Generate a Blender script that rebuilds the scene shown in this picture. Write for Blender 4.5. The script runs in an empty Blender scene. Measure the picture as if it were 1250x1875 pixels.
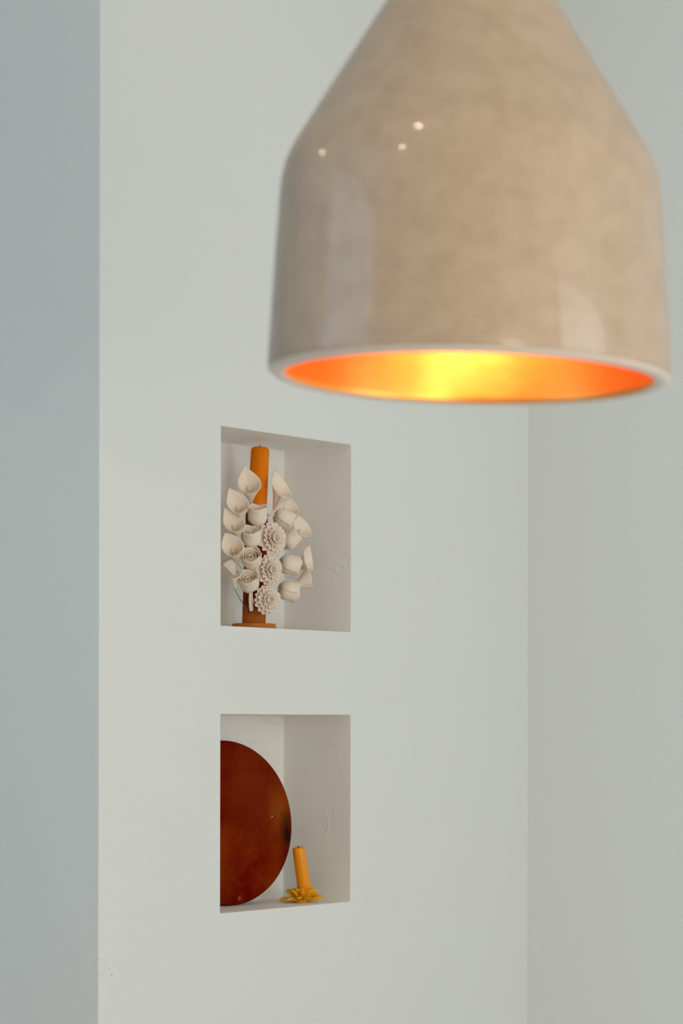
import bpy, bmesh, math, random
from mathutils import Vector, Matrix
random.seed(7)
S = bpy.context.scene
COL = S.collection
# ------------------------------------------------------------------ camera
EYE = 1.45                       # camera height
FPX, HOR, ROLL = 4568.0, 1324.7, 0.00196
cd = bpy.data.cameras.new('camera'); cam = bpy.data.objects.new('camera', cd); COL.objects.link(cam)
cd.sensor_fit = 'VERTICAL'; cd.sensor_height = 36.0; cd.sensor_width = 24.0
cd.lens = FPX / 1875.0 * 36.0
cd.shift_y = (HOR - 937.5) / 1875.0
cd.clip_start = 0.05
cam.matrix_world = Matrix.Translation((0, 0, EYE)) @ Matrix.Rotation(math.pi/2, 4, 'X') @ Matrix.Rotation(ROLL, 4, 'Z')
cd.dof.use_dof = True; cd.dof.focus_distance = 4.2; cd.dof.aperture_fstop = 7.0
S.camera = cam
# ------------------------------------------------------------------ colour, sky
S.view_settings.view_transform = 'Standard'; S.view_settings.look = 'None'
S.view_settings.gamma = 1.0; S.view_settings.use_curve_mapping = False
S.view_settings.exposure = -0.10
W = bpy.data.worlds.new('sky'); S.world = W; W.use_nodes = True
bg = W.node_tree.nodes['Background']; bg.inputs[0].default_value = (0.90, 0.985, 1.0, 1); bg.inputs[1].default_value = 0.50
# ------------------------------------------------------------------ the niche wall's own frame: u along the wall, w into it, z up
PHI = 0.91172; X0, Y0 = -0.19615, 4.06
U1, T = 0.34798, 0.15196
Z1, Z2, Z3, Z4 = [EYE + v for v in (0.48383, 0.15892, 0.01435, -0.30949)]
UC, UE = 0.90176, -0.28703
CEIL = 3.10
cp, sp = math.cos(PHI), math.sin(PHI)
def wp(u, w, z=0.0): return Vector((X0 + u*cp - w*sp, Y0 + u*sp + w*cp, z))
WALLM = Matrix.Translation((X0, Y0, 0)) @ Matrix.Rotation(PHI, 4, 'Z')
def at(px, py, w):
    """point of the line of sight px,py lying w inside the niche wall"""
    a, b = px - 625, py - HOR
    c, s = math.cos(ROLL), math.sin(ROLL)
    ix, iy = (c*a + s*b)/FPX, (-s*a + c*b)/FPX
    # w = -(X-X0)*sp + (Y-Y0)*cp with X = ix*Y
    Y = (w + Y0*cp - X0*sp) / (cp - ix*sp)
    return Vector((ix*Y, Y, EYE - iy*Y))

def area(name, loc, to, sx, sy, power, col):
    l = bpy.data.lights.new(name, 'AREA'); l.shape = 'RECTANGLE'; l.size = sx; l.size_y = sy
    l.energy = power; l.color = col
    o = bpy.data.objects.new(name, l); COL.objects.link(o); o.location = loc
    o.rotation_euler = (Vector(to) - Vector(loc)).to_track_quat('-Z', 'Y').to_euler()
    return o
# daylight through the big window opposite the niche wall, and through the window on the camera's left
area('daylight_garden', wp(-0.75, -4.12, 1.55), wp(0.0, 0, 1.55), 1.5, 1.9, 30.5, (0.92, 1.0, 1.07))
area('daylight_side', (-2.90, 1.30, 2.02), (0.2, 1.30, 2.02), 1.8, 1.9, 22, (0.44, 0.72, 1.0))
pl = bpy.data.lights.new('warm_fill', 'POINT'); pl.energy = 40; pl.shadow_soft_size = 0.22; pl.color = (1.0, 0.85, 0.64)  # added warm fill for the niches, no lamp modelled behind it
po = bpy.data.objects.new('warm_fill', pl); COL.objects.link(po); po.location = wp(-2.3, -3.0, 1.50)

# ------------------------------------------------------------------ materials
def nodes(name):
    m = bpy.data.materials.new(name); m.use_nodes = True
    nt = m.node_tree; b = nt.nodes['Principled BSDF']; return m, nt, b
def N(nt, typ, **kw):
    n = nt.nodes.new(typ)
    for k, v in kw.items():
        if hasattr(n, k): setattr(n, k, v)
        else: n.inputs[k.replace('_', ' ')].default_value = v
    return n
def mat(name, c, rough=0.6, c2=None, scale=20, detail=4, bump=0.0, bscale=60, sss=0, coat=0, metal=0, lo=0.35, hi=0.65, bdist=0.002, spec=None, sr=(0.02,0.012,0.006)):
    m, nt, b = nodes(name)
    b.inputs['Base Color'].default_value = (*c, 1); b.inputs['Roughness'].default_value = rough
    b.inputs['Metallic'].default_value = metal
    if spec is not None: b.inputs['Specular IOR Level'].default_value = spec
    if coat: b.inputs['Coat Weight'].default_value = coat; b.inputs['Coat Roughness'].default_value = 0.05
    if sss:
        b.inputs['Subsurface Weight'].default_value = sss; b.inputs['Subsurface Radius'].default_value = sr; b.inputs['Subsurface Scale'].default_value = 1
    tc = N(nt, 'ShaderNodeTexCoord')
    if c2:
        n = N(nt, 'ShaderNodeTexNoise', Scale=scale, Detail=detail, Roughness=0.6)
        r = N(nt, 'ShaderNodeValToRGB'); r.color_ramp.elements[0].position = lo; r.color_ramp.elements[1].position = hi
        r.color_ramp.elements[0].color = (*c, 1); r.color_ramp.elements[1].color = (*c2, 1)
        nt.links.new(tc.outputs['Object'], n.inputs['Vector']); nt.links.new(n.outputs['Fac'], r.inputs[0])
        nt.links.new(r.outputs[0], b.inputs['Base Color'])
    if bump:
        n2 = N(nt, 'ShaderNodeTexNoise', Scale=bscale, Detail=5)
        bp = N(nt, 'ShaderNodeBump', Strength=bump, Distance=bdist)
        nt.links.new(tc.outputs['Object'], n2.inputs['Vector']); nt.links.new(n2.outputs['Fac'], bp.inputs['Height'])
        nt.links.new(bp.outputs[0], b.inputs['Normal'])
    return m
WALLC = (0.96, 0.935, 0.88)
# wall plaster with three small grey marks near the outer corner
M_wall, nt, b = nodes('wall_plaster')
b.inputs['Roughness'].default_value = 0.75
tc = N(nt, 'ShaderNodeTexCoord')
n = N(nt, 'ShaderNodeTexNoise', Scale=2.2, Detail=3); r = N(nt, 'ShaderNodeValToRGB')
r.color_ramp.elements[0].position = 0.3; r.color_ramp.elements[1].position = 0.7
r.color_ramp.elements[0].color = (0.84, 0.862, 0.845, 1); r.color_ramp.elements[1].color = (0.85, 0.862, 0.835, 1)
nt.links.new(tc.outputs['Object'], n.inputs['Vector']); nt.links.new(n.outputs['Fac'], r.inputs[0])
last = r.outputs[0]
def dist_mark(center, r0, r1, col, last, ring=None):
    d = N(nt, 'ShaderNodeVectorMath', operation='DISTANCE'); nt.links.new(tc.outputs['Object'], d.inputs[0]); d.inputs[1].default_value = center
    v = d.outputs['Value']
    if ring:
        sb = N(nt, 'ShaderNodeMath', operation='SUBTRACT'); nt.links.new(v, sb.inputs[0]); sb.inputs[1].default_value = ring
        ab = N(nt, 'ShaderNodeMath', operation='ABSOLUTE'); nt.links.new(sb.outputs[0], ab.inputs[0]); v = ab.outputs[0]
    mr = N(nt, 'ShaderNodeMapRange'); nt.links.new(v, mr.inputs[0])
    mr.inputs[1].default_value = r0; mr.inputs[2].default_value = r1; mr.inputs[3].default_value = 1; mr.inputs[4].default_value = 0
    mx = N(nt, 'ShaderNodeMix', data_type='RGBA'); nt.links.new(mr.outputs[0], mx.inputs[0]); nt.links.new(last, mx.inputs[6]); mx.inputs[7].default_value = (*col, 1)
    return mx.outputs[2]
def uz(px, py):
    p = WALLM.inverted() @ at(px, py, 0); return (p.x, p.y, p.z)
last = dist_mark(uz(204.5, 1786), 0.0008, 0.0028, (0.50, 0.53, 0.53), last)
last = dist_mark(uz(198.5, 1775), 0.0004, 0.0018, (0.56, 0.56, 0.52), last)
last = dist_mark(uz(195.3, 1768.5), 0.0002, 0.0012, (0.66, 0.66, 0.64), last)
last = dist_mark(uz(183, 1771), 0.0000, 0.0009, (0.72, 0.72, 0.69), last, ring=0.0125)
nt.links.new(last, b.inputs['Base Color'])
n2 = N(nt, 'ShaderNodeTexNoise', Scale=9, Detail=6, Roughness=0.55); bp = N(nt, 'ShaderNodeBump', Strength=0.12, Distance=0.004)
nt.links.new(tc.outputs['Object'], n2.inputs['Vector']); nt.links.new(n2.outputs['Fac'], bp.inputs['Height']); nt.links.new(bp.outputs[0], b.inputs['Normal'])
# rougher plaster inside the niches: ridges and paint drips
M_niche, nt, b = nodes('niche_plaster')
b.inputs['Base Color'].default_value = (*WALLC, 1); b.inputs['Roughness'].default_value = 0.6
tc = N(nt, 'ShaderNodeTexCoord')
nz = N(nt, 'ShaderNodeTexNoise', Scale=34, Detail=3, Distortion=0.8)
rg = N(nt, 'ShaderNodeValToRGB'); e = rg.color_ramp.elements; e[0].position = 0.455; e[0].color = (0,0,0,1); e[1].position = 0.5; e[1].color = (1,1,1,1)
e2 = rg.color_ramp.elements.new(0.545); e2.color = (0,0,0,1)
mk = N(nt, 'ShaderNodeTexNoise', Scale=9, Detail=1); mr = N(nt, 'ShaderNodeMapRange'); mr.inputs[1].default_value = 0.57; mr.inputs[2].default_value = 0.72
mu = N(nt, 'ShaderNodeMath', operation='MULTIPLY')
fine = N(nt, 'ShaderNodeTexNoise', Scale=60, Detail=4)
ad = N(nt, 'ShaderNodeMath', operation='MULTIPLY_ADD'); ad.inputs[1].default_value = 0.35
L = nt.links.new
L(tc.outputs['Object'], nz.inputs['Vector']); L(tc.outputs['Object'], mk.inputs['Vector']); L(tc.outputs['Object'], fine.inputs['Vector'])
L(nz.outputs['Fac'], rg.inputs[0]); L(mk.outputs['Fac'], mr.inputs[0]); L(rg.outputs[0], mu.inputs[0]); L(mr.outputs[0], mu.inputs[1])
L(fine.outputs['Fac'], ad.inputs[0]); L(mu.outputs[0], ad.inputs[2])
bp = N(nt, 'ShaderNodeBump', Strength=0.5, Distance=0.0018); L(ad.outputs[0], bp.inputs['Height']); L(bp.outputs[0], b.inputs['Normal'])

M_ceil = mat('ceiling_paint', (0.85, 0.84, 0.80), 0.8)
M_blocker = mat('blocker_paint', (0.34, 0.42, 0.50), 0.8)  # dark blue-grey, chosen to dim and cool the pier's left face
M_floor = mat('stone_floor', (0.54, 0.49, 0.43), 0.5, (0.60, 0.55, 0.49), 6, 5)
M_wood = mat('painted_frame', (0.72, 0.72, 0.68), 0.5)
M_ceramic = mat('speckled_glaze', (0.44, 0.315, 0.215), 0.42, (0.53, 0.395, 0.28), 42, 10, coat=0.5, lo=0.30, hi=0.70, sss=0, bump=0.05, bscale=14)
M_rim = mat('bare_rim', (0.80, 0.70, 0.62), 0.35, coat=0.3)
M_gold = mat('gold_glaze', (1.0, 0.52, 0.13), 0.40, (1.0, 0.42, 0.08), 9, 5, metal=1.0, bump=0.2, bscale=9, bdist=0.008)
M_cord = mat('cord', (0.03, 0.03, 0.03), 0.6)
M_brass = mat('brass', (0.55, 0.38, 0.16), 0.3, metal=1)
M_ivory = mat('ivory_wax', (0.99, 0.80, 0.64), 0.45, (0.99, 0.84, 0.70), 40, 3, sss=0.15, sr=(0.009, 0.004, 0.002), spec=0.3)
M_spadix = mat('spadix_wax', (0.86, 0.76, 0.58), 0.45, sss=0.2, sr=(0.005, 0.003, 0.002))
M_orange = mat('orange_wax', (0.84, 0.20, 0.002), 0.5, (0.90, 0.235, 0.003), 30, 4, spec=0.08)
M_terra = mat('shaded_clay', (0.15, 0.011, 0.003), 0.6, (0.28, 0.045, 0.006), 16, 5, bump=0.2, bscale=80, spec=0.08)  # dark red stands in for the flowers' shade on the column
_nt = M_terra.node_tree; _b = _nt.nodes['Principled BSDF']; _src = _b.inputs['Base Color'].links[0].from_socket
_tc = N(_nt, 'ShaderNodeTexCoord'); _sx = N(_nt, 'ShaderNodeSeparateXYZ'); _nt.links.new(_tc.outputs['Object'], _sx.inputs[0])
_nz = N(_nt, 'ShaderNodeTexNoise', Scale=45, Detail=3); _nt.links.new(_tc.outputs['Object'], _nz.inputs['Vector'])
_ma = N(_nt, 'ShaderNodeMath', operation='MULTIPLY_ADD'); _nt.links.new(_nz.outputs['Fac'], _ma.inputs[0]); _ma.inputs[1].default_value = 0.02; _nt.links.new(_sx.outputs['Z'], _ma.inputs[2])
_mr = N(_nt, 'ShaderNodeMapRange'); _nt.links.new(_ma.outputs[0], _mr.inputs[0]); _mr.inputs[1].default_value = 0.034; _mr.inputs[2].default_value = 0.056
_mx = N(_nt, 'ShaderNodeMix', data_type='RGBA'); _nt.links.new(_mr.outputs[0], _mx.inputs[0]); _mx.inputs[6].default_value = (0.46, 0.13, 0.018, 1); _nt.links.new(_src, _mx.inputs[7])  # orange clay below, painted flower shade above
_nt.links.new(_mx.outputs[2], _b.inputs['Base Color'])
M_terra2 = mat('orange_clay', (0.50, 0.15, 0.03), 0.6, (0.58, 0.20, 0.04), 40, 4, bump=0.2, bscale=80, spec=0.12)
M_yellow = mat('honey_wax', (0.95, 0.32, 0.003), 0.28, (0.98, 0.35, 0.004), 40, 3, spec=0.3)
M_petal = mat('yellow_petal_wax', (0.98, 0.45, 0.012), 0.5, (0.98, 0.50, 0.02), 60, 3, spec=0.15)
M_wick = mat('burnt_wick', (0.012, 0.01, 0.01), 0.9)
M_wick2 = mat('waxed_wick', (0.45, 0.12, 0.01), 0.7)
M_wire = mat('green_wire', (0.10, 0.12, 0.07), 0.4)
M_hole = mat('dark_hole', (0.01, 0.008, 0.008), 0.9)
def emis(name, c, s):
    m, nt, b = nodes(name); b.inputs['Base Color'].default_value = (*c, 1)
    b.inputs['Emission Color'].default_value = (*c, 1); b.inputs['Emission Strength'].default_value = s; return m
M_bulb = emis('warm_bulb', (1.0, 0.62, 0.44), 20)
M_spot = emis('downlight_lens', (1.0, 0.80, 0.58), 105)
# turned wooden disc: clouds, circular brush streaks, dark patch near the edge
M_disc, nt, b = nodes('stained_wood'); b.inputs['Roughness'].default_value = 0.5; b.inputs['Specular IOR Level'].default_value = 0.01
tc = N(nt, 'ShaderNodeTexCoord'); L = nt.links.new
n = N(nt, 'ShaderNodeTexNoise', Scale=9, Detail=5, Roughness=0.6); r = N(nt, 'ShaderNodeValToRGB')
r.color_ramp.elements[0].position = 0.42; r.color_ramp.elements[0].color = (0.15, 0.0030, 0.0006, 1)
r.color_ramp.elements[1].position = 0.72; r.color_ramp.elements[1].color = (0.27, 0.040, 0.0030, 1)
L(tc.outputs['Object'], n.inputs['Vector']); L(n.outputs['Fac'], r.inputs[0])
wv = N(nt, 'ShaderNodeTexWave', wave_type='RINGS', rings_direction='Y', Scale=22, Distortion=5, Detail=4); L(tc.outputs['Object'], wv.inputs['Vector'])
mx = N(nt, 'ShaderNodeMix', data_type='RGBA'); mx.blend_type = 'MULTIPLY'; mx.inputs[0].default_value = 0.07
L(r.outputs[0], mx.inputs[6]); L(wv.outputs['Color'], mx.inputs[7]); last = mx.outputs[2]
def blob(c, sx, sz, col, last, mn=0.2, mxx=1.0, amt=0.85):
    mp = N(nt, 'ShaderNodeMapping'); mp.inputs['Location'].default_value = (-c[0]/sx, 0, -c[1]/sz); mp.inputs['Scale'].default_value = (1/sx, 0, 1/sz)
    L(tc.outputs['Object'], mp.inputs[0])
    ln = N(nt, 'ShaderNodeVectorMath', operation='LENGTH'); L(mp.outputs[0], ln.inputs[0])
    nn = N(nt, 'ShaderNodeTexNoise', Scale=40, Detail=4); L(tc.outputs['Object'], nn.inputs['Vector'])
    ad = N(nt, 'ShaderNodeMath', operation='MULTIPLY_ADD'); L(nn.outputs['Fac'], ad.inputs[0]); ad.inputs[1].default_value = 0.9; L(ln.outputs['Value'], ad.inputs[2])
    sb = N(nt, 'ShaderNodeMath', operation='SUBTRACT'); L(ad.outputs[0], sb.inputs[0]); sb.inputs[1].default_value = 0.45
    m = N(nt, 'ShaderNodeMapRange'); L(sb.outputs[0], m.inputs[0]); m.inputs[1].default_value = mn; m.inputs[2].default_value = mxx; m.inputs[3].default_value = amt; m.inputs[4].default_value = 0
    x = N(nt, 'ShaderNodeMix', data_type='RGBA'); L(m.outputs[0], x.inputs[0]); L(last, x.inputs[6]); x.inputs[7].default_value = (*col, 1)
    return x.outputs[2]
last = blob((0.075, 0.045), 0.10, 0.10, (0.20, 0.032, 0.005), last, amt=0.5)
last = blob((0.116, 0.018), 0.034, 0.06, (0.34, 0.075, 0.008), last, amt=0.6)
last = blob((0.128, -0.020), 0.022, 0.048, (0.012, 0.006, 0.004), last, amt=0.9)
last = blob((0.014, -0.129), 0.006, 0.007, (0.40, 0.10, 0.03), last, mn=0.3, mxx=0.8, amt=0.8)
last = blob((0.096, 0.008), 0.0016, 0.0011, (0.75, 0.55, 0.45), last, mn=0.6, mxx=1.0, amt=0.9)  # tiny painted glint on the disc face
L(last, b.inputs['Base Color'])

# ------------------------------------------------------------------ helpers
def link(name, me, m=None, parent=None, smooth=False):
    o = bpy.data.objects.new(name, me); COL.objects.link(o)
    if m:
        for mm in (m if isinstance(m, (list, tuple)) else [m]): me.materials.append(mm)
    if parent: o.parent = parent
    if smooth:
        for p in me.polygons: p.use_smooth = True
    return o
def obj(name, bm, m=None, parent=None, smooth=True, loc=None, mtx=None):
    me = bpy.data.meshes.new(name); bmesh.ops.recalc_face_normals(bm, faces=bm.faces[:]) if bm.faces else None
    bm.to_mesh(me); bm.free()
    o = link(name, me, m, parent, smooth)
    if loc is not None: o.location = loc
    if mtx is not None: o.matrix_local = mtx
    return o
def empty(name, loc, label, cat, group=None):
    o = bpy.data.objects.new(name, None); COL.objects.link(o); o.location = loc; o.empty_display_size = 0.02
    o['label'] = label; o['category'] = cat
    if group: o['group'] = group
    return o
def box(bm, x0, x1, y0, y1, z0, z1):
    v = [bm.verts.new((x, y, z)) for x in (x0, x1) for y in (y0, y1) for z in (z0, z1)]
    for f in ((0,1,3,2), (4,6,7,5), (0,4,5,1), (2,3,7,6), (0,2,6,4), (1,5,7,3)): bm.faces.new([v[i] for i in f])
def lathe(prof, n=96, closed=False, fn=None):
    bm = bmesh.new(); rings = []
    for r, z in prof:
        if r < 1e-6: rings.append([bm.verts.new((0, 0, z))]); continue
        rings.append([bm.verts.new((r*math.cos(2*math.pi*i/n), r*math.sin(2*math.pi*i/n), z)) for i in range(n)])
    prs = list(zip(rings, rings[1:])) + ([(rings[-1], rings[0])] if closed else [])
    for a, c in prs:
        for i in range(n):
            j = (i+1) % n
            if len(a) == 1 and len(c) == 1: continue
            if len(a) == 1: bm.faces.new((a[0], c[i], c[j]))
            elif len(c) == 1: bm.faces.new((a[i], a[j], c[0]))
            else: bm.faces.new((a[i], a[j], c[j], c[i]))
    if fn:
        for v in bm.verts: fn(v)
    return bm
def tube(bm, pts, rad, n=8):
    pts = [Vector(p) for p in pts]; rings = []
    for i, p in enumerate(pts):
        d = (pts[min(i+1, len(pts)-1)] - pts[max(i-1, 0)]).normalized()
        a = d.cross(Vector((0.3, 0.2, 1) if abs(d.z) < 0.9 else (1, 0, 0))).normalized(); c = d.cross(a)
        r = rad[i] if isinstance(rad, (list, tuple)) else rad
        rings.append([bm.verts.new(p + r*(a*math.cos(2*math.pi*k/n) + c*math.sin(2*math.pi*k/n))) for k in range(n)])
    for a, c in zip(rings, rings[1:]):
        for i in range(n): bm.faces.new((a[i], a[(i+1) % n], c[(i+1) % n], c[i]))
    bm.faces.new(rings[0]); bm.faces.new(rings[-1])
def frame(axis, hint):
    z = Vector(axis).normalized(); y = Vector(hint); y = (y - z*y.dot(z)).normalized(); x = y.cross(z)
    return Matrix((x, y, z)).transposed().to_4x4()

# ------------------------------------------------------------------ the room
def struct(o): o['kind'] = 'structure'; return o
# niche wall: a solid pier with two recesses
bm = bmesh.new()
us = [UE, 0.0, U1, UC + 0.15]; zs = [0.0, Z4, Z3, Z2, Z1, CEIL]
g = {(i, j): bm.verts.new((u, 0, z)) for i, u in enumerate(us) for j, z in enumerate(zs)}
bk = {(i, j): bm.verts.new((us[i], 1.3, zs[j])) for i in range(4) for j in range(6)}
holes = [(1, 1), (1, 3)]
for i in range(3):
    for j in range(5):
        if (i, j) not in holes: bm.faces.new((g[i, j], g[i+1, j], g[i+1, j+1], g[i, j+1]))
        bm.faces.new((bk[i, j], bk[i, j+1], bk[i+1, j+1], bk[i+1, j]))
for j in range(5):
    for i in (0, 3): bm.faces.new((g[i, j], g[i, j+1], bk[i, j+1], bk[i, j]))
for i in range(3):
    for j in (0, 5): bm.faces.new((g[i, j], g[i+1, j], bk[i+1, j], bk[i, j]))
for (i, j) in holes:
    f = [g[i, j], g[i+1, j], g[i+1, j+1], g[i, j+1]]
    q = [bm.verts.new(v.co + Vector((0, T, 0))) for v in f]
    for k in range(4): bm.faces.new((f[k], f[(k+1) % 4], q[(k+1) % 4], q[k])).material_index = 1
    bm.faces.new(q).material_index = 1
wall = struct(obj('wall_left', bm, [M_wall, M_niche], smooth=False)); wall.matrix_world = WALLM
bv = wall.modifiers.new('soft', 'BEVEL'); bv.width = 0.0022; bv.segments = 3; bv.limit_method = 'ANGLE'; bv.angle_limit = 0.6; bv.harden_normals = False
def wbox(name, m, *a):
    bm = bmesh.new(); box(bm, *a); o = struct(obj(name, bm, m, smooth=False)); o.matrix_world = WALLM; return o
wbox('wall_right', M_wall, UC, UC + 0.15, -4.25, -0.0, 0, CEIL)
wbox('floor', M_floor, -6.5, UC + 0.15, -4.4, 3.5, -0.1, 0.0)
wbox('ceiling', M_ceil, -6.5, UC + 0.15, -4.4, 3.5, CEIL, CEIL + 0.1)
# wall with the garden window opposite the niches
def window_wall(name, win, mtx, L0, L1, w0, w1, z0, z1, nm):
    bm = bmesh.new()
    box(bm, L0, w0, 0, 0.12, 0, CEIL); box(bm, w1, L1, 0, 0.12, 0, CEIL)
    box(bm, w0, w1, 0, 0.12, 0, z0); box(bm, w0, w1, 0, 0.12, z1, CEIL)
    o = struct(obj(name, bm, M_ceil, smooth=False)); o.matrix_world = mtx
    bm = bmesh.new(); t = 0.05
    box(bm, w0, w0+t, 0.03, 0.08, z0, z1); box(bm, w1-t, w1, 0.03, 0.08, z0, z1)
    box(bm, w0, w1, 0.03, 0.08, z0, z0+t); box(bm, w0, w1, 0.03, 0.08, z1-t, z1)
    for k in range(1, nm): x = w0 + (w1-w0)*k/nm; box(bm, x-0.02, x+0.02, 0.035, 0.075, z0, z1)
    o = struct(obj(win, bm, M_wood, smooth=False)); o.matrix_world = mtx
wbox('wall_blocker', M_blocker, -6.5, UE, 1.3, 1.42, 0, CEIL)  # unseen wall added to keep sky light off the pier's left face
window_wall('wall_back', 'window_1', WALLM @ Matrix.Translation((0, -4.25, 0)), -6.5, UC+0.15, -1.65, 0.15, 0.5, 2.6, 3)
window_wall('wall_side', 'window_2', Matrix.Translation((-3.05, 0, 0)) @ Matrix.Rotation(math.pi/2, 4, 'Z'), -2.2, 2.9, 0.35, 2.25, 1.02, 3.02, 2)

# ------------------------------------------------------------------ pendant lamp
LD = 2.2; SC = FPX/LD
LC = Vector(((856.8-625)/FPX*LD, LD, EYE + (HOR-694)/FPX*LD))
px = lambda v: v/SC
lamp = empty('pendant_lamp', LC, 'large beige speckled ceramic pendant lamp with glowing orange inside, hanging before the white wall', 'lamp')
lamp.rotation_euler = (0, math.radians(0.35), 0)
def shear(v): v.co.z -= 0.024*v.co.x * max(0.0, 1 - max(0, v.co.z-0.3)/0.3)
outer = [(352, -3), (360, 0), (367.5, 6), (369, 14), (366.5, 60), (362, 140), (357, 220), (352, 290), (349, 335), (346, 358), (341, 380), (332, 402), (320, 424), (306, 447),
         (268, 509), (228, 573), (188, 637), (148, 701), (112, 760), (84, 815), (66, 870), (56, 930), (52, 990)]
prof = [(px(a), px(z)) for a, z in outer]
inner = [(px(a-29), px(z)) for a, z in outer[4:18]]
bm = lathe([(px(338), px(1)), (px(342), px(-2.5))] + prof + [(0.0001, px(992))], fn=None)
for v in bm.verts: shear(v)
shade = obj('lamp_shade', bm, [M_ceramic, M_rim], lamp)
for p in shade.data.polygons:
    if p.center.z < px(5) + abs(p.center.x)*0.0 - 0.024*p.center.x: p.material_index = 1
shade['label'] = 'speckled beige glazed ceramic shade'
lin = [(px(338), px(1)), (px(336), px(5)), (px(335.5), px(14))] + inner[1:] + [(px(100), px(735)), (0.0001, px(760))]
bm = lathe(lin)
for v in bm.verts: shear(v)
o = obj('shade_lining', bm, M_gold, lamp); o['label'] = 'glowing orange gold inner lining'
bm = lathe([(0, -0.03), (0.012, -0.029), (0.022, -0.022), (0.029, -0.010), (0.030, 0.002), (0.026, 0.016), (0.017, 0.032), (0.0135, 0.042), (0.0135, 0.055), (0, 0.055)], 32)
obj('bulb', bm, M_bulb, lamp, loc=(0.0, 0, 0.084))
obj('lamp_socket', lathe([(0, 0), (0.020, 0), (0.021, 0.05), (0.012, 0.07), (0, 0.07)], 32), M_brass, lamp, loc=(0, 0, 0.137))
obj('lamp_stem', lathe([(0, 0), (0.008, 0), (0.008, 0.30), (0, 0.30)], 24), M_brass, lamp, loc=(0, 0, 0.206))
obj('neck_cap', lathe([(0.0, 0.0), (0.027, 0.0), (0.0275, 0.02), (0.018, 0.032), (0.006, 0.036), (0, 0.036)], 48), M_brass, lamp, loc=(0, 0, px(990)))
top = CEIL - LC.z
bm = bmesh.new(); tube(bm, [(0, 0, px(1000)), (0, 0, top - 0.02)], 0.0035, 12); obj('cord', bm, M_cord, lamp)
obj('ceiling_canopy', lathe([(0, 0), (0.05, 0.0), (0.055, 0.006), (0.055, 0.028), (0, 0.028)], 48), M_brass, lamp, loc=(0, 0, top - 0.03))

# small opal lights on the ceiling (mirrored as small spots in the glaze)
def downlight(x, y, label):
    t = empty('ceiling_light', (x, y, CEIL), label, 'ceiling light', 'small opal ceiling lights')
    obj('trim_ring', lathe([(0.047, -0.002), (0.052, -0.006), (0.060, -0.004), (0.062, 0.0), (0.047, 0.0)], 40, closed=True), M_wood, t)
    obj('opal_dome', lathe([(0, -0.042), (0.014, -0.040), (0.028, -0.033), (0.039, -0.022), (0.045, -0.0085), (0.046, -0.0004), (0, -0.0004)], 32), M_spot, t)
DOWN = [(-0.597, 1.295, 'small opal ceiling light nearest the pendant lamp'),
        (-1.50, 0.50, 'small opal ceiling light nearest the camera'),
        (-2.381, 2.857, 'small opal ceiling light nearest the added wall')]
for d in DOWN: downlight(*d)

# ------------------------------------------------------------------ upper niche: candle stand with wax flowers
WC = 0.070
base_p = at(464.5, 1151, WC); base_p.z = Z2
stand = empty('flower_candle_stand', base_p, 'clay candle stand covered with ivory wax flowers, standing in the upper wall niche', 'candle holder')
def P(px_, py_, w): return at(px_, py_, w) - base_p
s_ = FPX / base_p.y                       # pixels per metre here
BH = 0.0100
obj('base', lathe([(0, 0), (39.0/s_, 0), (40.5/s_, 0.001), (40.8/s_, 0.004), (40.3/s_, BH-0.002), (39/s_, BH-0.0002), (37/s_, BH), (0, BH)], 64), M_terra2, stand)['label'] = 'orange brown clay foot'
ctop = P(470.0, 940, WC); cbot = Vector((0, 0, BH))
bm = bmesh.new(); n = 24
tube(bm, [cbot + (ctop-cbot)*(k/n) for k in range(n+1)], [(21.6 - 1.2*(k/n))/s_ for k in range(n+1)], 40)
column = obj('column', bm, M_terra, stand); column['label'] = 'clay column with flower shade painted on its upper part'
def col_axis(z): return cbot + (ctop-cbot)*((z-cbot.z)/(ctop.z-cbot.z))
# two pierced holes low on the column, seen from the camera
for hx, hy in ((455.5, 1121), (460.5, 1121)):
    p = P(hx, hy, WC); a = col_axis(p.z); dx = p.x - a.x; r_ = 21.4/s_
    y = a.y - math.sqrt(max(r_**2 - dx**2, 0))
    bm = bmesh.new(); bmesh.ops.create_uvsphere(bm, u_segments=12, v_segments=8, radius=0.0013, matrix=Matrix.Translation((p.x, y, p.z)) @ Matrix.Diagonal((1, 0.6, 1.5, 1)))
    obj('pierced_hole', bm, M_hole, stand)
# the candle standing in it
cb = base_p + ctop
ct = at(476.3, 819, WC); ax = (ct - cb); Lc = ax.length
candle = empty('pillar_candle', cb, 'tall orange pillar candle rising above the ivory wax flowers in the upper niche', 'candle')
candle.matrix_world = Matrix.Translation(cb) @ frame(ax, (0, 1, 0))
R0, R1 = 17.9/s_, 16.9/s_
prof = [(0, 0.0005), (R0, 0.0005)] + [(R0 + (R1-R0)*k/10, Lc*(0.93)*k/10) for k in range(1, 11)] + [(R1*0.985, Lc*0.955), (R1*0.93, Lc*0.975), (R1*0.80, Lc*0.992), (R1*0.55, Lc), (R1*0.2, Lc*0.998), (0, Lc*0.997)]
obj('candle_wax', lathe(prof, 48), M_orange, candle)
bm = bmesh.new(); tube(bm, [(0, 0, Lc-0.002), (0, 0, Lc+0.002), (-0.0012, 0, Lc+0.0045)], [0.0011, 0.0010, 0.0006], 8); obj('wick', bm, M_wick2, candle)

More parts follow.
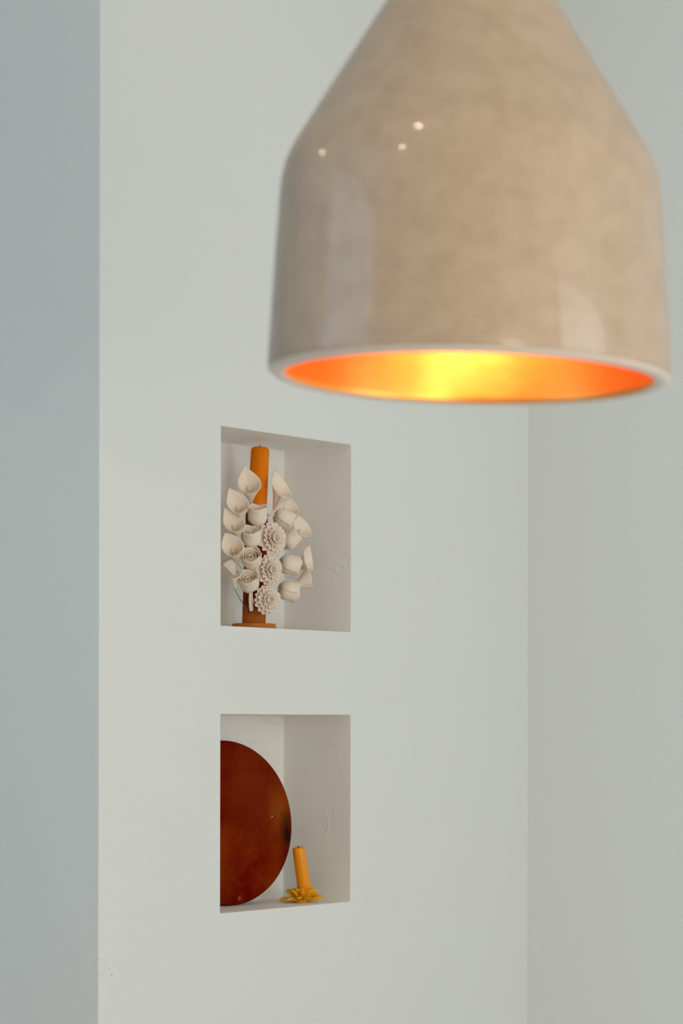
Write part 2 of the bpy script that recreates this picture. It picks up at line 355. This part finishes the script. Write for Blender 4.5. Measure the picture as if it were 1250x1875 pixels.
# --- wax calla lily: local axis +Z from the stalk to the mouth, pointed lip on the +Y side
def calla_bm(L=0.056, R=0.0185, point=0.6, low=0.50, curl=0.10, seed=0):
    rnd = random.Random(seed); ph = rnd.uniform(-1, 1)
    bm = bmesh.new(); nt_, nr = 44, 22; rows = []
    for j in range(nr+1):
        t = j/nr; row = []
        for i in range(nt_+1):
            th = (-1.20 + 2.40*i/nt_)*math.pi
            k = ((1+math.cos(max(-math.pi, min(math.pi, th))))/2)
            H = L*(low + (1-low)*k**1.4)
            tt = t
            r = R*(0.10 + 0.90*(tt**1.15))*(1 + 0.10*th/math.pi)
            r *= 1 + curl*tt**6*(0.3+k)
            sharp = point*R*math.exp(-(abs(th)/0.42)**1.5)*tt**2.5
            x = r*math.sin(th); y = r*math.cos(th) + sharp*0.55; z = H*tt + sharp*0.75 + 0.0006*math.sin(3*th+ph)*tt
            x *= 1 - 0.12*math.exp(-(th/0.6)**2)*tt**3
            row.append(bm.verts.new((x, y, z)))
        rows.append(row)
    for a, c in zip(rows, rows[1:]):
        for i in range(nt_): bm.faces.new((a[i], a[i+1], c[i+1], c[i]))
    return bm
def calla(base, axis, tip, L, R, point=0.6, low=0.5, seed=0, spadix=True):
    o = obj('calla_lily', calla_bm(L, R, point, low, seed=seed), M_ivory, stand, mtx=Matrix.Translation(base) @ frame(axis, tip))
    so = o.modifiers.new('thick', 'SOLIDIFY'); so.thickness = 0.0011; so.offset = 0
    if spadix:
        bm = bmesh.new(); tube(bm, [(0, 0, 0.006), (0, 0.001, L*0.25), (0, 0.002, L*0.45), (0, 0.003, L*0.62), (0, 0.0033, L*0.66)], [0.0012, 0.0021, 0.0023, 0.0016, 0.0004], 10)
        obj('spadix', bm, M_spadix, o)
    return o
# --- wax rose: cup of overlapping petals around a spiral heart
def rose_bm(R=0.0165, H=0.034, seed=0):
    rnd = random.Random(seed); bm = bmesh.new()
    def shell(sc, h, a0, span, lift, corner, zb=0.0):
        nu, nv = 16, 12; rows = []
        for j in range(nv+1):
            t = j/nv; row = []
            for i in range(nu+1):
                s = -1 + 2*i/nu
                wid = 1 - 0.30*(1-t)**2
                th = a0 + s*span*0.5*wid
                q = max(0.0, 1-t/0.52) if t < 0.52 else 0.0
                prof = 0.16 + 0.84*math.sqrt(max(0, 1-q**2.2)) - (0.03*((t-0.52)/0.48)**1.5 if t > 0.52 else 0)
                r = R*sc*prof*(1 + 0.05*s) * (1 + (0.10*corner*(abs(s)**4) + 0.10)*t**6)
                top = h*(1 + lift*(1-abs(s))**2*0.9 - 0.10*abs(s)**4)
                z = zb + t*top + 0.0005*math.sin(5*s+a0)*t
                row.append(bm.verts.new((r*math.cos(th), r*math.sin(th), z)))
            rows.append(row)
        for a, c in zip(rows, rows[1:]):
            for i in range(nu): bm.faces.new((a[i], a[i+1], c[i+1], c[i]))
    a = rnd.uniform(0, 6)
    for k in range(4): shell(1.0 + 0.02*(k % 2), H*0.92, a + k*math.pi/2, 2.2, 0.12, 1.0)
    for k in range(3): shell(0.84, H*0.90, a+0.6 + k*2.09, 2.4, 0.05, 0.2)
    # the heart: one sheet rolled three times
    nu, nv, turns = 110, 10, 3.3; rows = []
    for j in range(nv+1):
        t = j/nv; row = []
        for i in range(nu+1):
            f = i/nu; ph = a + 2.0 + f*turns*2*math.pi
            r = R*(0.70 - 0.60*f)*(0.80 + 0.28*math.sin(min(1, t*1.1)*math.pi*0.62) - 0.16*max(0, t-0.75)/0.25*(0.3+f))
            top = H*(0.80 + 0.05*math.sin(ph*1.55) - 0.06*f + 0.05*(f > 0.85)*0)
            row.append(bm.verts.new((r*math.cos(ph), r*math.sin(ph), H*0.25 + t*(top - H*0.25))))
        rows.append(row)
    for p_, q_ in zip(rows, rows[1:]):
        for i in range(nu): bm.faces.new((p_[i], p_[i+1], q_[i+1], q_[i]))
    # closed receptacle under the petals
    bmesh.ops.create_uvsphere(bm, u_segments=16, v_segments=8, radius=R*0.50, matrix=Matrix.Translation((0, 0, R*0.36)) @ Matrix.Diagonal((1, 1, 0.7, 1)))
    return bm
def rose(base, axis, R, H, seed):
    o = obj('rose', rose_bm(R, H, seed), M_ivory, stand, mtx=Matrix.Translation(base) @ frame(axis, (0.2, 0.1, 1) if abs(axis[2]) < 0.9 else (0, 1, 0)))
    so = o.modifiers.new('thick', 'SOLIDIFY'); so.thickness = 0.0009; so.offset = 0
    return o
# --- wax dahlia
def dahlia_bm(R=0.029, seed=0):
    rnd = random.Random(seed); bm = bmesh.new()
    rings = [(16, 1.0, 3, 0.0, 0.002), (16, 0.84, 20, 0.5, 0.004), (14, 0.66, 40, 0.2, 0.006), (10, 0.50, 66, 0.1, 0.007)]
    for cnt, lf, el, off, z0 in rings:
        for k in range(cnt):
            az = 2*math.pi*(k+off+rnd.uniform(-.06, .06))/cnt; e = math.radians(el + rnd.uniform(-3, 3)); Lp = R*lf*rnd.uniform(.93, 1.05)
            w = 0.0047*(0.66 + 0.34*lf); nu, nv = 4, 8
            rad = Vector((math.cos(az), math.sin(az), 0)); tan = Vector((-math.sin(az), math.cos(az), 0)); up = Vector((0, 0, 1))
            st = rad*R*0.13 + up*z0; rows = []; p = st.copy()
            for j in range(nv+1):
                t = j/nv; ee = e + 0.25 - 0.5*t + 0.5*max(0, t-0.7)
                if j: p = p + (rad*math.cos(ee) + up*math.sin(ee))*(Lp*0.87/nv)
                nrm = -rad*math.sin(ee) + up*math.cos(ee)
                ww = w*(0.30 + 0.75*math.sin(min(1, t*1.02)*math.pi*0.62)) * (1 if t < 0.8 else math.sqrt(max(0.03, 1-((t-0.8)/0.205)**2)))
                row = []
                for i in range(nu+1):
                    s = -1 + 2*i/nu
                    row.append(bm.verts.new(p + tan*s*ww + nrm*(s*s*ww*0.80)))
                rows.append(row)
            for a, c in zip(rows, rows[1:]):
                for i in range(nu): bm.faces.new((a[i], a[i+1], c[i+1], c[i]))
    bmesh.ops.create_uvsphere(bm, u_segments=16, v_segments=8, radius=R*0.28, matrix=Matrix.Translation((0, 0, 0.004)) @ Matrix.Diagonal((1, 1, 0.7, 1)))
    return bm
def dahlia(c, axis, R, seed):
    o = obj('dahlia', dahlia_bm(R, seed), M_ivory, stand, mtx=Matrix.Translation(c) @ frame(axis, (0, 0, 1)))
    so = o.modifiers.new('thick', 'SOLIDIFY'); so.thickness = 0.0008; so.offset = 0
    return o
def stem(pts, r=0.0009, name='stem', m=None):
    pts = [Vector(p) for p in pts]; q = []
    for k in range(13):                        # quadratic smoothing between the three points
        t = k/12; q.append(pts[0]*(1-t)**2 + pts[1]*2*t*(1-t) + pts[2]*t*t)
    bm = bmesh.new(); tube(bm, q, r, 8); return obj(name, bm, m or M_ivory, stand)

TO = -1.0   # y direction towards the camera
# left callas: base pixel, axis, lip direction, length, radius
CL = [((459, 921), 0.050, (-0.06, TO*0.56, 0.74), (-0.22, 0, 1), 0.049, 0.0180, 0.62, 0.62),
      ((442, 956), 0.050, (-0.14, TO*0.57, 0.72), (-0.48, 0, 1), 0.048, 0.0170, 0.68, 0.62),
      ((436, 989), 0.050, (-0.16, TO*0.59, 0.70), (-0.58, 0, 1), 0.047, 0.0162, 0.66, 0.62),
      ((434, 1029), 0.050, (-0.18, TO*0.70, 0.60), (-0.52, 0, 1), 0.047, 0.0162, 0.40, 0.66),
      ((431, 1058), 0.054, (-0.42, TO*-0.10, 0.80), (-0.20, 1, 0.2), 0.037, 0.0165, 0.3, 0.75),
      ((431, 1079), 0.048, (0.0, TO*0.06, 0.95), (0.9, TO*-0.5, 0.1), 0.028, 0.0090, 0.5, 0.60)]
# right callas
CR = [((501, 933), 0.048, (0.30, TO*0.30, 0.84), (-0.45, 0.4, 1), 0.054, 0.0180, 0.60, 0.58),
      ((525, 959), 0.052, (0.22, TO*0.26, 0.85), (-0.10, 0.7, 1), 0.038, 0.0125, 0.4, 0.55),
      ((543, 993), 0.048, (0.30, TO*0.34, 0.78), (-0.20, 0.4, 1), 0.037, 0.0165, 0.35, 0.56),
      ((538, 1041), 0.058, (0.72, TO*0.22, 0.42), (0.10, 0.3, 1), 0.036, 0.0165, 0.5, 0.72),
      ((537, 1075), 0.044, (0.72, TO*-0.30, 0.46), (-0.1, 0.2, 1), 0.038, 0.0165, 0.5, 0.74)]
for i, (bpx, w, a, tp, L_, R_, pt, lw) in enumerate(CL + CR):
    b0 = P(bpx[0], bpx[1], w)
    calla(b0, a, tp, L_, R_, pt, lw, seed=i)
    az = col_axis(b0.z - 0.030)
    if i not in (4, 5): stem([b0 + Vector(a).normalized()*0.004, b0 - Vector(a).normalized()*0.012, az + Vector((0, -0.018, 0))], 0.0010)
RL = [((471, 962), 0.040, (0.03, TO*0.36, 0.90), 0.0150, 0.034),
      ((461, 1000), 0.040, (-0.04, TO*0.52, 0.84), 0.0150, 0.033),
      ((463, 1036), 0.038, (-0.10, TO*0.80, 0.58), 0.0155, 0.032),
      ((458, 1079), 0.038, (-0.10, TO*0.72, 0.66), 0.0157, 0.032)]
RR = [((503, 943), 0.046, (0.70, TO*-0.34, -0.24), 0.0160, 0.031),
      ((521, 1001), 0.046, (0.46, TO*-0.34, 0.66), 0.0145, 0.030),
      ((512, 1031), 0.044, (0.80, TO*-0.40, -0.08), 0.0160, 0.034),
      ((510, 1079), 0.044, (0.80, TO*-0.40, -0.08), 0.0160, 0.034)]
for i, (bpx, w, a, R_, H_) in enumerate(RL + RR):
    b0 = P(bpx[0], bpx[1], w); rose(b0, a, R_, H_, 20+i)
    stem([b0 + Vector(a).normalized()*0.003, b0 - Vector(a).normalized()*0.010, col_axis(b0.z - 0.022) + Vector((0, -0.019, 0))], 0.0013)
for i, (c, w, a, R_) in enumerate([((495, 987), 0.032, (0.60, TO*0.74, 0.06), 0.0300), ((490, 1044), 0.030, (0.58, TO*0.76, 0.02), 0.0280), ((487.5, 1099), 0.030, (0.48, TO*0.82, 0.0), 0.0262)]):
    c0 = P(c[0], c[1], w); dahlia(c0, a, R_, 40+i)
    stem([c0, c0 - Vector(a)*0.008, col_axis(c0.z - 0.01)], 0.0014)
# waxed stems gathered down the column and the bare green wire at the left
stem([P(458, 1083, 0.040), P(456, 1100, 0.043), P(459, 1119, 0.046)], 0.0020)
stem([P(461, 1085, 0.039), P(461, 1104, 0.043), P(462, 1118, 0.046)], 0.0015)
stem([P(429, 1078, 0.048), P(437, 1094, 0.046), P(453, 1119, 0.048)], 0.0006, 'wire', M_wire)
stem([P(434, 1045, 0.050), P(437, 1052, 0.050), P(441, 1061, 0.046)], 0.0007, 'wire', M_wire)

# ------------------------------------------------------------------ lower niche: leaning wooden disc
DR, DT, LEAN = 0.1403, 0.014, math.radians(5.6)
wc = 0.103
dc = at(418, 1507, wc)
e1 = Vector((0.76, 0.65, 0)).normalized()
nh = Vector((e1.y, -e1.x, 0))                      # horizontal part of the face normal, towards the viewer
nn = nh*math.cos(LEAN) + Vector((0, 0, 1))*math.sin(LEAN)
upv = nn.cross(e1) if nn.cross(e1).z > 0 else e1.cross(nn)
dc.z = Z4 + DR*upv.z + DT*nn.z*0 + 0.0012
prof = [(0, 0), (DR-0.004, 0), (DR-0.0012, 0.0012), (DR, 0.0040), (DR, DT-0.003), (DR-0.003, DT), (0, DT)]
bm = lathe(prof, 128)
# local: x along e1, z up the face, y into the disc's back
for v in bm.verts: v.co = Vector((v.co.x, v.co.z, v.co.y))
disc = obj('wooden_disc', bm, M_disc, smooth=True)
disc.matrix_world = Matrix.Translation(dc) @ Matrix((e1, -nn, upv)).transposed().to_4x4()
disc['label'] = 'round dark red stained wooden disc leaning against the back of the lower niche'; disc['category'] = 'plate'
for o_ in (shade, disc, column): 
    try: o_.data.set_sharp_from_angle(angle=math.radians(50))
    except Exception: pass

# small leaning candle on a ring of wax petals
fp = at(551.5, 1651, 0.055); fp.z = Z4
small = empty('small_flower_candle', fp, 'small yellow orange candle leaning on yellow wax petals beside the disc in the lower niche', 'candle')
Q = lambda a, b_, w: at(a, b_, w) - fp
k1 = Q(546, 1551.5, 0.052); k0 = Vector((0.0075, 0, 0.006))
axc = k1 - k0; Ls = axc.length; rs = 11.4/(FPX/fp.y)
obj('candle_wax', lathe([(0, 0), (rs*1.12, 0), (rs*1.09, Ls*0.3), (rs*1.02, Ls*0.7), (rs*0.99, Ls-0.003), (rs*0.95, Ls-0.001), (rs*0.85, Ls), (rs*0.3, Ls-0.0008), (0, Ls-0.001)], 40), M_yellow, small, mtx=Matrix.Translation(k0) @ frame(axc, (0, 1, 0)))
bm = bmesh.new(); tube(bm, [k1, k1 + Vector((-0.0002, 0, 0.0016))], [0.0017, 0.0013], 10); obj('wick', bm, M_wick, small)
bm = bmesh.new(); rnd = random.Random(5)
for cnt, Lp, el, z0, off in ((11, 0.0320, 4, 0.0016, 0.0), (10, 0.0280, 30, 0.0030, 0.5), (8, 0.0245, 50, 0.0045, 0.2), (6, 0.020, 66, 0.006, 0.4)):
    for k in range(cnt):
        az = 2*math.pi*(k+off+rnd.uniform(-.15, .15))/cnt; e = math.radians(el + rnd.uniform(-5, 7))
        rad = Vector((math.cos(az), math.sin(az), 0)); tan = Vector((-math.sin(az), math.cos(az), 0)); up = Vector((0, 0, 1))
        tw = rnd.uniform(-.3, .3); p = rad*0.006 + up*z0; rows = []; LL = Lp*rnd.uniform(.9, 1.06)
        for j in range(9):
            t = j/8; ee = e + 0.15 - 0.15*t
            if j: p = p + (rad*math.cos(ee) + up*math.sin(ee))*(LL/8)
            nrm = -rad*math.sin(ee) + up*math.cos(ee); td = tan*math.cos(tw) + nrm*math.sin(tw)
            ww = 0.0054*(0.25 + 0.85*math.sin(min(1, t)*math.pi*0.70))*(1 if t < 0.66 else math.sqrt(max(0.01, 1-((t-0.66)/0.342)**2.0)))
            rows.append([bm.verts.new(p + td*s*ww + nrm*(s*s*ww*0.7)) for s in (-1, -.5, 0, .5, 1)])
        for a, c in zip(rows, rows[1:]):
            for i in range(4): bm.faces.new((a[i], a[i+1], c[i+1], c[i]))
for v in bm.verts: v.co.z = max(v.co.z, 0.0008)
o = obj('petal_ring', bm, M_petal, small); so = o.modifiers.new('t', 'SOLIDIFY'); so.thickness = 0.0010; so.offset = 0
o['label'] = 'ring of pointed yellow wax petals'
obj('foot', lathe([(0, 0), (0.010, 0), (0.0105, 0.002), (0.0115, 0.0055), (0.011, 0.007), (0, 0.007)], 32), M_petal, small)
